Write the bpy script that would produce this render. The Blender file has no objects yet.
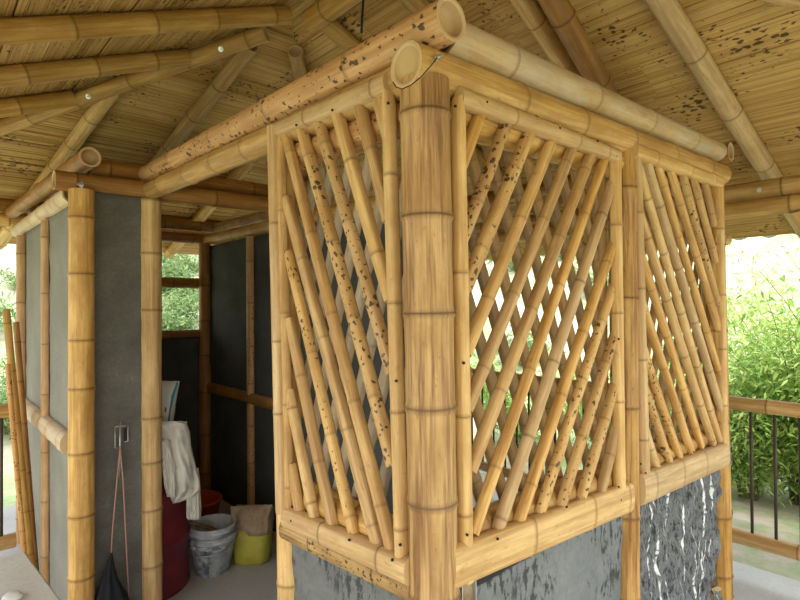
import bpy, bmesh, math, random
from mathutils import Vector, Matrix, noise
V = Vector
C = bpy.context.scene.collection
sc = bpy.context.scene
PI = math.pi
rnd = random.Random(7)

# ------------------------------------------------------------------ camera
# axes: X runs along the right-hand lattice face, Y along the left-hand one,
# the corner post stands at the origin, Z is height above the floor slab
FPX = 539.0
AX, BX = 0.7411, 0.6714
CAMH = 1.6
cam_loc = V((-(0.072*AX + 1.3*BX), -(-0.072*BX + 1.3*AX), CAMH))
cam_rot = (Matrix.Rotation(-math.atan2(BX, AX), 4, 'Z') @ Matrix.Rotation(math.radians(90.6), 4, 'X')
           @ Matrix.Rotation(math.radians(-0.4), 4, 'Z'))
cd = bpy.data.cameras.new('camera')
cam = bpy.data.objects.new('camera', cd)
C.objects.link(cam)
cam.matrix_world = Matrix.Translation(cam_loc) @ cam_rot
cd.sensor_width = 36.0
cd.lens = FPX/800*36.0
cd.clip_start = 0.02
sc.camera = cam
R3 = cam_rot.to_3x3()

def ray(px, py):
    return R3 @ V(((px-400)/FPX, (300-py)/FPX, -1.0))
def PX(px, py, x):            # point of the photo lying in the plane X = x
    d = ray(px, py); return cam_loc + d*((x-cam_loc.x)/d.x)
def PY(px, py, y):
    d = ray(px, py); return cam_loc + d*((y-cam_loc.y)/d.y)
def PZ(px, py, z):
    d = ray(px, py); return cam_loc + d*((z-cam_loc.z)/d.z)

# ------------------------------------------------------------------ naming
def tag(o, label=None, cat=None, group=None, kind=None):
    if label: o['label'] = label
    if cat: o['category'] = cat
    if group: o['group'] = group
    if kind: o['kind'] = kind
    return o
def empty(name, loc):
    o = bpy.data.objects.new(name, None); o.location = loc; o.empty_display_size = .05
    C.objects.link(o); return o
def link(name, me, mat, parent=None, smooth=True):
    if smooth:
        me.polygons.foreach_set('use_smooth', [True]*len(me.polygons))
    o = bpy.data.objects.new(name, me)
    mats = mat if isinstance(mat, (list, tuple)) else [mat]
    for m in mats: me.materials.append(m)
    C.objects.link(o)
    if parent:
        o.parent = parent
        o.matrix_parent_inverse = Matrix.Translation(-V(parent.location))
    return o

class MB:
    """collects faces with uv and point attributes, then becomes one mesh"""
    def __init__(s): s.v=[]; s.f=[]; s.uv=[]; s.ring=[]; s.cut=[]; s.mi=[]; s.sm=[]
    def vert(s, p, ring=0.0, cut=0.0):
        s.v.append(tuple(p)); s.ring.append(ring); s.cut.append(cut); return len(s.v)-1
    def face(s, idx, uv=None, mi=0, sm=True):
        s.f.append(tuple(idx)); s.uv.append(uv if uv else [(0,0)]*len(idx)); s.mi.append(mi); s.sm.append(sm)
    def mesh(s, name):
        me = bpy.data.meshes.new(name)
        me.from_pydata(s.v, [], s.f)
        ul = me.uv_layers.new(name='UVMap')
        flat = [c for fu in s.uv for p in fu for c in p]
        ul.data.foreach_set('uv', flat)
        a = me.attributes.new('ring', 'FLOAT', 'POINT'); a.data.foreach_set('value', s.ring)
        a = me.attributes.new('cut', 'FLOAT', 'POINT'); a.data.foreach_set('value', s.cut)
        me.polygons.foreach_set('material_index', s.mi)
        me.polygons.foreach_set('use_smooth', s.sm)
        me.update()
        return me
    def box(s, lo, hi, mi=0):
        x0,y0,z0 = lo; x1,y1,z1 = hi
        c = [(x0,y0,z0),(x1,y0,z0),(x1,y1,z0),(x0,y1,z0),(x0,y0,z1),(x1,y0,z1),(x1,y1,z1),(x0,y1,z1)]
        for q in ((0,3,2,1),(4,5,6,7),(0,1,5,4),(1,2,6,5),(2,3,7,6),(3,0,4,7)):
            ids = [s.vert(c[k]) for k in q]
            a,b,d = V(c[q[0]]), V(c[q[1]]), V(c[q[3]])
            w,h = (b-a).length, (d-a).length
            s.face(ids, [(0,0),(w,0),(w,h),(0,h)], mi, False)
    def tube(s, pts, r, n=8, mi=0, caps=True):
        pts = [V(p) for p in pts]; rings=[]
        prev=None; L=0
        for i,p in enumerate(pts):
            d = (pts[min(i+1,len(pts)-1)]-pts[max(i-1,0)]).normalized()
            if prev is None:
                a = d.orthogonal().normalized()
            else:
                a = (prev - d*prev.dot(d)).normalized()
            prev = a; b = d.cross(a)
            rr = r[i] if isinstance(r,(list,tuple)) else r
            if i: L += (p-pts[i-1]).length
            rings.append(([s.vert(p+(a*math.cos(2*PI*k/n)+b*math.sin(2*PI*k/n))*rr) for k in range(n)], L, rr))
        for (A,l0,r0),(B,l1,r1) in zip(rings, rings[1:]):
            for k in range(n):
                k2=(k+1)%n
                s.face([A[k],A[k2],B[k2],B[k]], [(k/n*6*r0,l0),((k+1)/n*6*r0,l0),((k+1)/n*6*r1,l1),(k/n*6*r1,l1)], mi)
        if caps:
            s.face(rings[0][0][::-1], None, mi); s.face(rings[-1][0], None, mi)
    def lathe(s, prof, c=(0,0,0), n=28, mi=0, sq=None):
        c=V(c); rows=[]
        for (r,z) in prof:
            rows.append([s.vert(c+V((r*math.cos(2*PI*k/n), r*math.sin(2*PI*k/n), z))) for k in range(n)])
        for i,(A,B) in enumerate(zip(rows, rows[1:])):
            for k in range(n):
                k2=(k+1)%n
                s.face([A[k],A[k2],B[k2],B[k]], [(k/n,prof[i][1]),((k+1)/n,prof[i][1]),((k+1)/n,prof[i+1][1]),(k/n,prof[i+1][1])], mi)

# ------------------------------------------------------------------ materials
def nt_new(name):
    m = bpy.data.materials.new(name); m.use_nodes = True
    nt = m.node_tree; b = nt.nodes['Principled BSDF']
    return m, nt, b
def N(nt, t, **k):
    n = nt.nodes.new(t)
    for a,v in k.items(): setattr(n, a, v)
    return n
def ramp(nt, fac, stops):
    r = N(nt, 'ShaderNodeValToRGB')
    e = r.color_ramp.elements
    while len(e) < len(stops): e.new(0.5)
    for el,(p,c) in zip(e, stops): el.position=p; el.color=(*c,1)
    nt.links.new(fac, r.inputs[0]); return r.outputs[0]
def mixc(nt, fac, a, b, mode='MIX'):
    m = N(nt, 'ShaderNodeMix', data_type='RGBA', blend_type=mode)
    if isinstance(fac,(int,float)): m.inputs[0].default_value=fac
    else: nt.links.new(fac, m.inputs[0])
    for i,x in ((6,a),(7,b)):
        if isinstance(x, tuple): m.inputs[i].default_value=(*x,1)
        else: nt.links.new(x, m.inputs[i])
    return m.outputs[2]
def math_(nt, op, a, b=None, clamp=False):
    m = N(nt,'ShaderNodeMath', operation=op, use_clamp=clamp)
    for i,x in ((0,a),(1,b)):
        if x is None: continue
        if isinstance(x,(int,float)): m.inputs[i].default_value=x
        else: nt.links.new(x, m.inputs[i])
    return m.outputs[0]
def mapr(nt, v, a,b,c=0.0,d=1.0):
    m = N(nt,'ShaderNodeMapRange'); nt.links.new(v,m.inputs[0])
    for i,x in enumerate((a,b,c,d)): m.inputs[i+1].default_value=x
    return m.outputs[0]
def noise_(nt, vec, scale, detail=4, rough=.55):
    n = N(nt,'ShaderNodeTexNoise'); n.inputs['Scale'].default_value=scale
    n.inputs['Detail'].default_value=detail; n.inputs['Roughness'].default_value=rough
    if vec is not None: nt.links.new(vec,n.inputs['Vector'])
    return n.outputs[0]
def uvvec(nt, sx, sy, rand=True):
    uv = N(nt,'ShaderNodeUVMap'); uv.uv_map='UVMap'
    mp = N(nt,'ShaderNodeMapping'); mp.inputs['Scale'].default_value=(sx,sy,1)
    nt.links.new(uv.outputs[0], mp.inputs[0])
    if rand:
        oi = N(nt,'ShaderNodeObjectInfo')
        cb = N(nt,'ShaderNodeCombineXYZ')
        k = math_(nt,'MULTIPLY',oi.outputs['Random'],57.0)
        for i in range(3): nt.links.new(k, cb.inputs[i])
        nt.links.new(cb.outputs[0], mp.inputs['Location'])
    return mp.outputs[0]

def bamboo(name, light, mid, dark, spots=0.0, rough=.48, var=.25, dusty=0.0, streak=.5, sscale=None):
    m, nt, b = nt_new(name)
    st = noise_(nt, uvvec(nt, 190, 4.5), 1.0, 4, .65)
    bl = noise_(nt, uvvec(nt, 14, 5), 1.0, 4, .6)
    col = ramp(nt, st, [(.28,mid),(.5,light),(.75,mid)])
    # long brown streaks left by scraping the culm
    s2 = noise_(nt, uvvec(nt, 45, 2.2), 1.0, 4, .65)
    f2 = mapr(nt, s2, .44, .62)
    f2 = math_(nt,'MULTIPLY', f2, streak)
    col = mixc(nt, f2, col, dark)
    f3 = math_(nt,'MULTIPLY', mapr(nt, bl, .40, .66), .75)
    col = mixc(nt, f3, col, tuple((p+q)/2 for p,q in zip(mid,dark)))
    fl = noise_(nt, uvvec(nt, 80, 30), 1.0, 3, .7)
    col = mixc(nt, mapr(nt, fl, .60, .72, 0, .5*min(1,streak*1.4)), col, tuple(c*.8 for c in dark))
    hl = noise_(nt, uvvec(nt, 55, 1.6), 1.0, 2, .5)
    col = mixc(nt, mapr(nt, hl, .58, .70, 0, .45), col, tuple(min(1,c*1.12) for c in light))
    if dusty:
        d = mapr(nt, noise_(nt, uvvec(nt, 9, 6), 1, 4), .35, .6)
        col = mixc(nt, math_(nt,'MULTIPLY',d,dusty), col, (.62,.57,.47))
    # node rings
    at = N(nt,'ShaderNodeAttribute'); at.attribute_name='ring'
    col = mixc(nt, math_(nt,'MULTIPLY',at.outputs['Fac'],.5 if 'split' in name else .8), col, tuple(c*.52 for c in dark))
    # object to object variation
    oi = N(nt,'ShaderNodeObjectInfo')
    hs = N(nt,'ShaderNodeHueSaturation')
    nt.links.new(mapr(nt, oi.outputs['Random'],0,1,1-var,1+var*.6), hs.inputs['Value'])
    nt.links.new(mapr(nt, oi.outputs['Random'],0,1,.92,1.06), hs.inputs['Saturation'])
    nt.links.new(col, hs.inputs['Color']); col = hs.outputs[0]
    # dark mould flecks
    vo = N(nt,'ShaderNodeTexVoronoi', voronoi_dimensions='2D'); vo.inputs['Scale'].default_value=1.0
    wv = N(nt,'ShaderNodeVectorMath', operation='ADD')
    nz = N(nt,'ShaderNodeTexNoise'); nz.inputs['Scale'].default_value=2.2
    base = uvvec(nt, *(sscale or ((62,40) if spots>.4 else (40,26))))
    nt.links.new(base, nz.inputs['Vector']); 
    sc_ = N(nt,'ShaderNodeVectorMath', operation='SCALE'); sc_.inputs['Scale'].default_value=.9
    nt.links.new(nz.outputs['Color'], sc_.inputs[0])
    nt.links.new(base, wv.inputs[0]); nt.links.new(sc_.outputs[0], wv.inputs[1])
    nt.links.new(wv.outputs[0], vo.inputs['Vector'])
    big = noise_(nt, uvvec(nt, 16, 7), 1.0, 2)
    lim = mapr(nt, big, .52-spots*.30, .85-spots*.12, 0, .40)
    sp = math_(nt,'SUBTRACT', lim, vo.outputs['Distance'])
    sp = mapr(nt, sp, 0.0, .06)
    sp = math_(nt,'MULTIPLY', sp, .88 if spots>.1 else 0.0)
    col = mixc(nt, sp, col, (.035,.024,.013))
    ct = N(nt,'ShaderNodeAttribute'); ct.attribute_name='cut'
    cutc = mixc(nt, noise_(nt,None,60,3), (.50,.33,.15),(.68,.50,.28))
    col = mixc(nt, ct.outputs['Fac'], col, cutc)
    nt.links.new(col, b.inputs['Base Color'])
    b.inputs['Roughness'].default_value=rough
    b.inputs['Specular IOR Level'].default_value=.35
    bp = N(nt,'ShaderNodeBump'); bp.inputs['Strength'].default_value=.45; bp.inputs['Distance'].default_value=.0025
    nt.links.new(st, bp.inputs['Height']); nt.links.new(bp.outputs[0], b.inputs['Normal'])
    return m

M = {}
GL, GM, GD = (.70,.45,.16), (.54,.30,.085), (.26,.11,.026)
M['gold']   = bamboo('bamboo_gold', GL, GM, GD, 0.05)
M['slat']   = bamboo('bamboo_split', (.74,.485,.195), (.59,.34,.11), (.30,.135,.035), 0.06, var=.2, streak=.75)
M['slatsp'] = bamboo('bamboo_split_flecked', (.70,.455,.175), (.58,.335,.11), (.34,.155,.04), 0.75, var=.15)
M['post']   = bamboo('bamboo_post', (.62,.38,.125), (.48,.255,.07), (.22,.09,.02), 0.0, var=.05, streak=1.0)
M['pale']   = bamboo('bamboo_pale', (.75,.52,.235), (.62,.39,.15), (.36,.18,.055), 0.05, var=.12, streak=.6)
M['spot']   = bamboo('bamboo_spotted', (.68,.395,.16), (.57,.30,.10), (.38,.16,.045), 0.55, var=.05, streak=.5)
M['spotbig']= bamboo('bamboo_spotted_big', (.68,.395,.16), (.57,.30,.10), (.36,.15,.04), 0.72, var=.03, streak=.6, sscale=(36,27))
M['rafter'] = bamboo('bamboo_rafter', (.56,.355,.115), (.46,.265,.07), (.25,.12,.03), 0.0, var=.15, streak=.6)
M['tan']    = bamboo('bamboo_tan', (.56,.34,.15), (.47,.26,.10), (.30,.145,.05), 0.0, var=.08)
M['brown']  = bamboo('bamboo_brown', (.46,.23,.055), (.35,.155,.032), (.17,.068,.015), 0.05, var=.1)
M['dusty']  = bamboo('bamboo_dusty', (.66,.48,.27), (.56,.38,.20), (.40,.23,.11), 0.0, var=.08, dusty=.5, rough=.7)
M['dustyg'] = bamboo('bamboo_scuffed', (.64,.43,.18), (.54,.34,.12), (.34,.175,.06), 0.06, var=.08, dusty=.45, rough=.55)
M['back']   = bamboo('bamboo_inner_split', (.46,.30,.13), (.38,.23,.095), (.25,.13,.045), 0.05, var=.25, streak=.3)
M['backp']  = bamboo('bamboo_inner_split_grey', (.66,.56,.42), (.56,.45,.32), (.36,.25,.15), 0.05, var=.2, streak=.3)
M['bark']   = bamboo('bamboo_weathered', (.50,.33,.15), (.36,.21,.08), (.14,.07,.025), 0.9, var=.05, streak=1.0, rough=.7)

def cement(name, c0, c1, sc1=5, bump=.4, spots=None, rough=.9):
    m, nt, b = nt_new(name)
    uv = uvvec(nt,1,1,False)
    n1 = noise_(nt, uv, sc1, 6, .6); n2 = noise_(nt, uv, 60, 4, .6)
    col = ramp(nt, n1, [(.3,c0),(.7,c1)])
    col = mixc(nt, mapr(nt,n2,.35,.7,0,.35), col, tuple(x*.72 for x in c0))
    if spots=='scratch':
        s = noise_(nt, uvvec(nt,70,5,False),1,3)
        col = mixc(nt, mapr(nt,s,.70,.78,0,.35), col, (.45,.44,.40))
    if spots=='streak':
        # thin white lime runs down a rough dark render
        s = noise_(nt, uvvec(nt,40,.6,False),1,1,.4)
        g = noise_(nt, uvvec(nt,60,45,False),1,3)
        pit = noise_(nt, uvvec(nt,120,20,False),1,5,.8)
        col = mixc(nt, mapr(nt,pit,.49,.58,0,.9), col, (.030,.032,.033))
        f = math_(nt,'MULTIPLY', mapr(nt,s,.60,.64), mapr(nt,g,.40,.50))
        col = mixc(nt, f, col, (.80,.81,.80))
    if spots=='crack':
        pit = noise_(nt, uvvec(nt,38,13,False),1,5,.7)
        msk = noise_(nt, uvvec(nt,4,5,False),1,3)
        f = math_(nt,'MULTIPLY', mapr(nt,pit,.50,.56,0,.9), mapr(nt,msk,.44,.53))
        col = mixc(nt, f, col, (.05,.052,.053))
    nt.links.new(col, b.inputs['Base Color']); b.inputs['Roughness'].default_value=rough
    b.inputs['Specular IOR Level'].default_value=.2
    bp = N(nt,'ShaderNodeBump'); bp.inputs['Strength'].default_value=bump; bp.inputs['Distance'].default_value=.006
    nt.links.new(n2,bp.inputs['Height']); nt.links.new(bp.outputs[0], b.inputs['Normal'])
    return m
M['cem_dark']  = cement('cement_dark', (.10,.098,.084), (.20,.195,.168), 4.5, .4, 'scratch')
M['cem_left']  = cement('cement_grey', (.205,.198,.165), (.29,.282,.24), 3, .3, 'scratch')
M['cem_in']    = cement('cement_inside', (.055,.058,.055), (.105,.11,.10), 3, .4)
M['cem_near']  = cement('cement_fresh', (.165,.178,.182), (.25,.262,.268), 6, .6, 'crack')
M['cem_rough'] = cement('cement_rough', (.12,.128,.132), (.27,.28,.285), 14, .9, 'streak')
M['cem_low']   = cement('cement_smooth_low', (.135,.138,.132), (.21,.213,.205), 6, .5, 'crack')
M['floor']     = cement('floor_concrete', (.47,.475,.475), (.58,.585,.58), 2.2, .25, None, .8)
M['tabletop']  = cement('table_concrete', (.60,.59,.56), (.72,.71,.68), 5, .15, None, .6)

def flat(name, col, rough=.6, metal=0.0, ns=0, c2=None, spec=.4):
    m, nt, b = nt_new(name)
    b.inputs['Roughness'].default_value=rough; b.inputs['Metallic'].default_value=metal
    b.inputs['Specular IOR Level'].default_value=spec
    if ns:
        tc = N(nt,'ShaderNodeTexCoord')
        n = noise_(nt, tc.outputs['Object'], ns, 5, .6)
        nt.links.new(ramp(nt,n,[(.4,col),(.62,c2)]), b.inputs['Base Color'])
    else: b.inputs['Base Color'].default_value=(*col,1)
    return m
M['steel'] = flat('galvanised_steel', (.62,.63,.63), .35, .9)
M['iron']  = flat('dark_iron', (.06,.038,.028), .6, .2)
M['nail']  = flat('nail_black', (.012,.010,.009), .6)
M['wire']  = flat('black_wire', (.015,.015,.017), .5)
M['drum']  = flat('red_paint', (.19,.018,.024), .42, 0, 9, (.13,.013,.018))
M['tub']   = flat('red_plastic', (.42,.045,.022), .4)
M['yellow']= flat('yellow_plastic', (.45,.41,.05), .55, 0, 9, (.34,.31,.05))
M['paper'] = flat('brown_paper', (.36,.27,.17), .8, 0, 14, (.25,.17,.10))
M['cloth'] = flat('white_cotton', (.74,.71,.64), .9, 0, 6, (.64,.61,.54))
M['black'] = flat('black_cloth', (.012,.012,.015), .9)
M['cord']  = flat('pink_cord', (.52,.27,.20), .8)
M['pail']  = flat('cement_splashed_pail', (.56,.59,.61), .7, 0, 22, (.14,.16,.18))
M['pail2'] = flat('dusty_pail', (.50,.53,.56), .7, 0, 16, (.30,.32,.35))
M['trowel']= flat('trowel_wood', (.16,.09,.055), .7)
M['dirt']  = flat('dried_leaf', (.50,.38,.20), .8)
M['leaf2'] = flat('dried_leaf_dark', (.17,.10,.05), .8)
M['sheet'] = flat('green_roof_sheet', (.46,.55,.50), .5, .1)
M['wood']  = flat('pale_timber', (.55,.40,.20), .6, 0, 12, (.46,.31,.14))
M['backing']= flat('roof_backing', (.20,.12,.05), .9)

def sackmat():
    m, nt, b = nt_new('woven_sack')
    uv = N(nt,'ShaderNodeUVMap'); sp = N(nt,'ShaderNodeSeparateXYZ'); nt.links.new(uv.outputs[0], sp.inputs[0])
    c = ramp(nt, sp.outputs[0], [(0,(.74,.75,.75)),(.90,(.78,.79,.79)),(.91,(.05,.26,.32)),(.955,(.05,.26,.32)),(.965,(.8,.8,.8))])
    c2 = N(nt,'ShaderNodeTexVoronoi'); c2.inputs['Scale'].default_value=14
    nt.links.new(uv.outputs[0], c2.inputs['Vector'])
    f = math_(nt,'MULTIPLY', mapr(nt,c2.outputs['Distance'],.22,.18), mapr(nt, sp.outputs[0], .89,.88))
    c = mixc(nt, f, c, (.62,.12,.07))
    nt.links.new(c,b.inputs['Base Color']); b.inputs['Roughness'].default_value=.6
    return m
M['sack'] = sackmat()

def ceilmat():
    m, nt, b = nt_new('split_bamboo_matting')
    at = N(nt,'ShaderNodeAttribute'); at.attribute_name='cut'
    st = noise_(nt, uvvec(nt, 2.5, 170, False), 1, 3)
    v = math_(nt,'ADD', math_(nt,'MULTIPLY',at.outputs['Fac'],.6), math_(nt,'MULTIPLY',st,.5))
    col = ramp(nt, v, [(.22,(.20,.105,.025)),(.46,(.50,.305,.095)),(.85,(.68,.455,.18))])
    blot = noise_(nt, uvvec(nt,1.6,2.4,False),1,4)
    col = mixc(nt, mapr(nt,blot,.45,.7,0,.6), col, (.33,.185,.05))
    vo = N(nt,'ShaderNodeTexVoronoi', voronoi_dimensions='2D'); vo.inputs['Scale'].default_value=1
    base = uvvec(nt,19,36,False)
    nz = N(nt,'ShaderNodeTexNoise'); nz.inputs['Scale'].default_value=1.6; nt.links.new(base,nz.inputs['Vector'])
    wv = N(nt,'ShaderNodeVectorMath',operation='ADD'); nt.links.new(base,wv.inputs[0]); nt.links.new(nz.outputs['Color'],wv.inputs[1])
    nt.links.new(wv.outputs[0],vo.inputs['Vector'])
    big = noise_(nt, uvvec(nt,2.4,3.6,False),1,3,.6)
    sp = math_(nt,'SUBTRACT', mapr(nt,big,.44,.72,0,.42), vo.outputs['Distance'])
    col = mixc(nt, mapr(nt,sp,0,.08,0,.85), col, (.045,.028,.014))
    ri = N(nt,'ShaderNodeAttribute'); ri.attribute_name='ring'
    col = mixc(nt, math_(nt,'MULTIPLY',ri.outputs['Fac'],.55), col, (.30,.16,.05))
    nt.links.new(col,b.inputs['Base Color']); b.inputs['Roughness'].default_value=.6
    b.inputs['Specular IOR Level'].default_value=.2
    return m
M['ceil'] = ceilmat()

def leafmat(name, c1, c2):
    m, nt, b = nt_new(name)
    g = N(nt,'ShaderNodeNewGeometry')
    col = ramp(nt, g.outputs['Random Per Island'], [(.1,c1),(.9,c2)])
    nt.links.new(col,b.inputs['Base Color']); b.inputs['Roughness'].default_value=.55
    tr = N(nt,'ShaderNodeBsdfTranslucent'); nt.links.new(col,tr.inputs[0])
    mx = N(nt,'ShaderNodeMixShader'); mx.inputs[0].default_value=.4
    nt.links.new(b.outputs[0],mx.inputs[1]); nt.links.new(tr.outputs[0],mx.inputs[2])
    nt.links.new(mx.outputs[0], nt.nodes['Material Output'].inputs[0])
    return m
M['leafA'] = leafmat('bright_leaves', (.16,.32,.05), (.50,.62,.18))
M['leafB'] = leafmat('hill_leaves', (.09,.20,.07), (.30,.38,.15))
M['twig']  = flat('green_brown_stem', (.16,.14,.06), .7)

def groundmat():
    m, nt, b = nt_new('dry_hillside')
    tc = N(nt,'ShaderNodeTexCoord')
    n1 = noise_(nt, tc.outputs['Object'], .9, 6, .65); n2 = noise_(nt, tc.outputs['Object'], 5, 5, .7)
    col = ramp(nt, n1, [(.30,(.17,.26,.11)),(.45,(.31,.34,.20)),(.55,(.42,.35,.29)),(.70,(.47,.45,.42))])
    col = mixc(nt, mapr(nt,n2,.42,.62,0,.6), col, (.17,.26,.09))
    nt.links.new(col,b.inputs['Base Color']); b.inputs['Roughness'].default_value=.95
    return m
M['ground'] = groundmat()

# ------------------------------------------------------------------ bamboo shapes
def node_stations(L, spacing, seed, first=None):
    r = random.Random(seed)
    s = first if first is not None else spacing*r.uniform(.2,.9)
    out=[]
    while s < L-.02:
        if s>.02: out.append(s)
        s += spacing*r.uniform(.85,1.15)
    return out
def stations(L, nodes, r):
    st=[(0.0,1.0,0.0)]
    w = max(.0035, r*.10)
    for s in nodes:
        for ds,m,g in ((-2.4*w,1.0,0.0),(-1.2*w,1.055,.35),(-.35*w,1.075,.55),(.15*w,1.005,1.0),(.8*w,1.045,.5),(2.2*w,1.0,.05)):
            q=s+ds
            if st[-1][0]+.001 < q < L-.001: st.append((q,m,g))
    pts = sorted(set(nodes+[0,L]))
    mids=[( (a+b)/2, .985, 0.0) for a,b in zip(pts,pts[1:]) if b-a>.08]
    st += [x for x in mids if all(abs(x[0]-y[0])>.004 for y in st)]
    st.append((L,1.0,0.0)); st.sort(); return st

def pole(name, p0, p1, r0, r1=None, mat='gold', spacing=.3, seed=0, n=24, nodes=None, bow=0.0, parent=None,
         open0=True, open1=True, label=None, cat=None, group=None, kind=None, plug0=.035, plug1=.035):
    p0=V(p0); p1=V(p1); r1=r1 if r1 else r0
    mb=MB(); ax=(p1-p0); L=ax.length; d=ax.normalized()
    a=d.orthogonal().normalized() if abs(d.z)>.95 else d.cross(V((0,0,1))).normalized()
    b=d.cross(a)
    R=random.Random(seed*13+5); ph=R.uniform(0,6.28)
    bowv=(a*math.cos(ph)+b*math.sin(ph))*bow
    if nodes is None: nodes=node_stations(L,spacing,seed)
    org=(p0+p1)/2
    rings=[]
    for (s,m,g) in stations(L,nodes,(r0+r1)/2):
        f=s/L; c=p0+d*s+bowv*math.sin(PI*f)
        rr=(r0+(r1-r0)*f)*m
        rings.append((s,rr,[mb.vert(c+(a*math.cos(2*PI*k/n)+b*math.sin(2*PI*k/n))*rr*(1+.012*math.sin(2*2*PI*k/n+ph+s*3))-org,g) for k in range(n)]))
    for (s0,ra,A),(s1,rb,B) in zip(rings,rings[1:]):
        for k in range(n):
            k2=(k+1)%n; u0=k/n*2*PI*r0; u1=(k+1)/n*2*PI*r0
            mb.face([A[k],A[k2],B[k2],B[k]],[(u0,s0),(u1,s0),(u1,s1),(u0,s1)])
    for end,opn,plug in ((0,open0,plug0),(1,open1,plug1)):
        s,rr,A=rings[0] if end==0 else rings[-1]
        c=p0 if end==0 else p1; dd=-d if end==0 else d
        def ringv(q,off,cut,rg=0.0): return [mb.vert(c-dd*off+(a*math.cos(2*PI*k/n)+b*math.sin(2*PI*k/n))*rr*q-org,rg,cut) for k in range(n)]
        seq=[ringv(1.0,0,1.0)]
        if opn:
            seq+= [ringv(.93,-.001,.75,.5), ringv(.80,0,.9,.1), ringv(.76,.004,.6,.8), ringv(.70,plug,.55,.55), ringv(.35,plug*1.15,.8,.2)]
        else:
            seq+= [ringv(.9,-.002,1.0)]
        ctr=mb.vert(c-dd*(plug*1.2 if opn else -.003)-org,.3 if opn else 0,.8)
        for P,Q in zip(seq,seq[1:]):
            for k in range(n):
                k2=(k+1)%n
                fc=[P[k],P[k2],Q[k2],Q[k]]
                mb.face(fc if end==1 else fc[::-1],[(0,0)]*4)
        P=seq[-1]
        for k in range(n):
            fc=[P[k],P[(k+1)%n],ctr]
            mb.face(fc if end==1 else fc[::-1],[(0,0)]*3)
    o=link(name,mb.mesh(name),M[mat],None,False)
    o.location=org
    if parent:
        o.parent=parent; o.location=org-V(parent.location)
    tag(o,label,cat,group,kind)
    return o

def slat(name, p0, p1, width, thick, nrm, mat='slat', seed=0, spacing=.24, parent=None, w1=None, m=9, taper0=False, taper1=False,
         bow=0.0, round_=1.0, nodes=None):
    """split bamboo: half-round face towards nrm, flat back through p0-p1"""
    p0=V(p0); p1=V(p1); d=(p1-p0); L=d.length; d.normalize()
    nrm=V(nrm); nrm=(nrm-d*nrm.dot(d)).normalized(); side=d.cross(nrm)
    w1=w1 if w1 else width
    if nodes is None: nodes=node_stations(L,spacing,seed)
    R=random.Random(seed*7+1)
    mb=MB(); org=(p0+p1)/2; rows=[]
    st=stations(L,nodes,width*.5)
    if taper0: st=sorted(set(st+[(min(.04,L*.2),1,0)]))
    if taper1: st=sorted(set(st+[(L-min(.04,L*.2),1,0)]))
    for (s,mm,g) in st:
        f=s/L; hw=(width+(w1-width)*f)/2*(1+(mm-1)*.8); th=thick*mm
        if taper0 and s<.001: hw*=.45
        if taper1 and s>L-.001: hw*=.45
        c=p0+d*s+side*bow*math.sin(PI*f)
        row=[]
        for k in range(m+1):
            an=PI*k/m
            x=math.cos(an); y=math.sin(an)
            y=y**(.42 if round_<1 else .55)
            row.append(mb.vert(c+side*x*hw+nrm*y*th-org,g))
        bk=[mb.vert(c-side*hw*.96-nrm*.004-org,0,.6), mb.vert(c+side*hw*.96-nrm*.004-org,0,.6)]
        rows.append((s,row,bk))
    for (s0,A,a2),(s1,B,b2) in zip(rows,rows[1:]):
        for k in range(m):
            u0=k/m*width*1.4; u1=(k+1)/m*width*1.4
            mb.face([A[k],B[k],B[k+1],A[k+1]][::-1],[(u0,s0),(u0,s1),(u1,s1),(u1,s0)][::-1])
        mb.face([A[m],B[m],b2[0],a2[0]][::-1],[(0,s0),(0,s1),(.01,s1),(.01,s0)][::-1])
        mb.face([a2[0],b2[0],b2[1],a2[1]][::-1],[(0,s0),(0,s1),(width,s1),(width,s0)][::-1],0,False)
        mb.face([a2[1],b2[1],B[0],A[0]][::-1],[(0,s0),(0,s1),(.01,s1),(.01,s0)][::-1])
    for idx,(s,A,a2) in ((0,rows[0]),(1,rows[-1])):
        co=[mb.vert(mb.v[i],0,.7) for i in A+a2]
        mb.face(co if idx==0 else co[::-1],None,0,False)
    o=link(name,mb.mesh(name),M[mat],None,False); o.location=org
    if parent: o.parent=parent; o.location=org-V(parent.location)
    return o

def bolt(p, nrm, parent, r=.008, mat='steel', name='bolt'):
    """hex nut with a stub of threaded rod standing out of it"""
    p=V(p); nrm=V(nrm).normalized(); a=nrm.orthogonal().normalized(); b=nrm.cross(a)
    mb=MB(); rows=[]
    for q,h,n_ in ((1.5,0,14),(1.5,.002,14),(1.0,.002,14),(1.0,.009,14),(.5,.009,14),(.5,.018,14),(.01,.018,14)):
        rows.append([mb.vert(p+(a*math.cos(2*PI*k/n_)+b*math.sin(2*PI*k/n_))*r*q+nrm*h) for k in range(n_)])
    for A,B in zip(rows,rows[1:]):
        for k in range(len(A)): mb.face([A[k],A[(k+1)%14],B[(k+1)%14],B[k]],None,0,False)
    return link_local(name,mb,M[mat],parent)
def link_local(name, mb, mat, parent, smooth=None, kind=None):
    off=V(parent.location) if parent else V((0,0,0))
    mb.v=[tuple(V(v)-off) for v in mb.v]
    o=link(name,mb.mesh(name),mat,None,False)
    if parent: o.parent=parent
    if kind: o['kind']=kind
    return o
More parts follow.
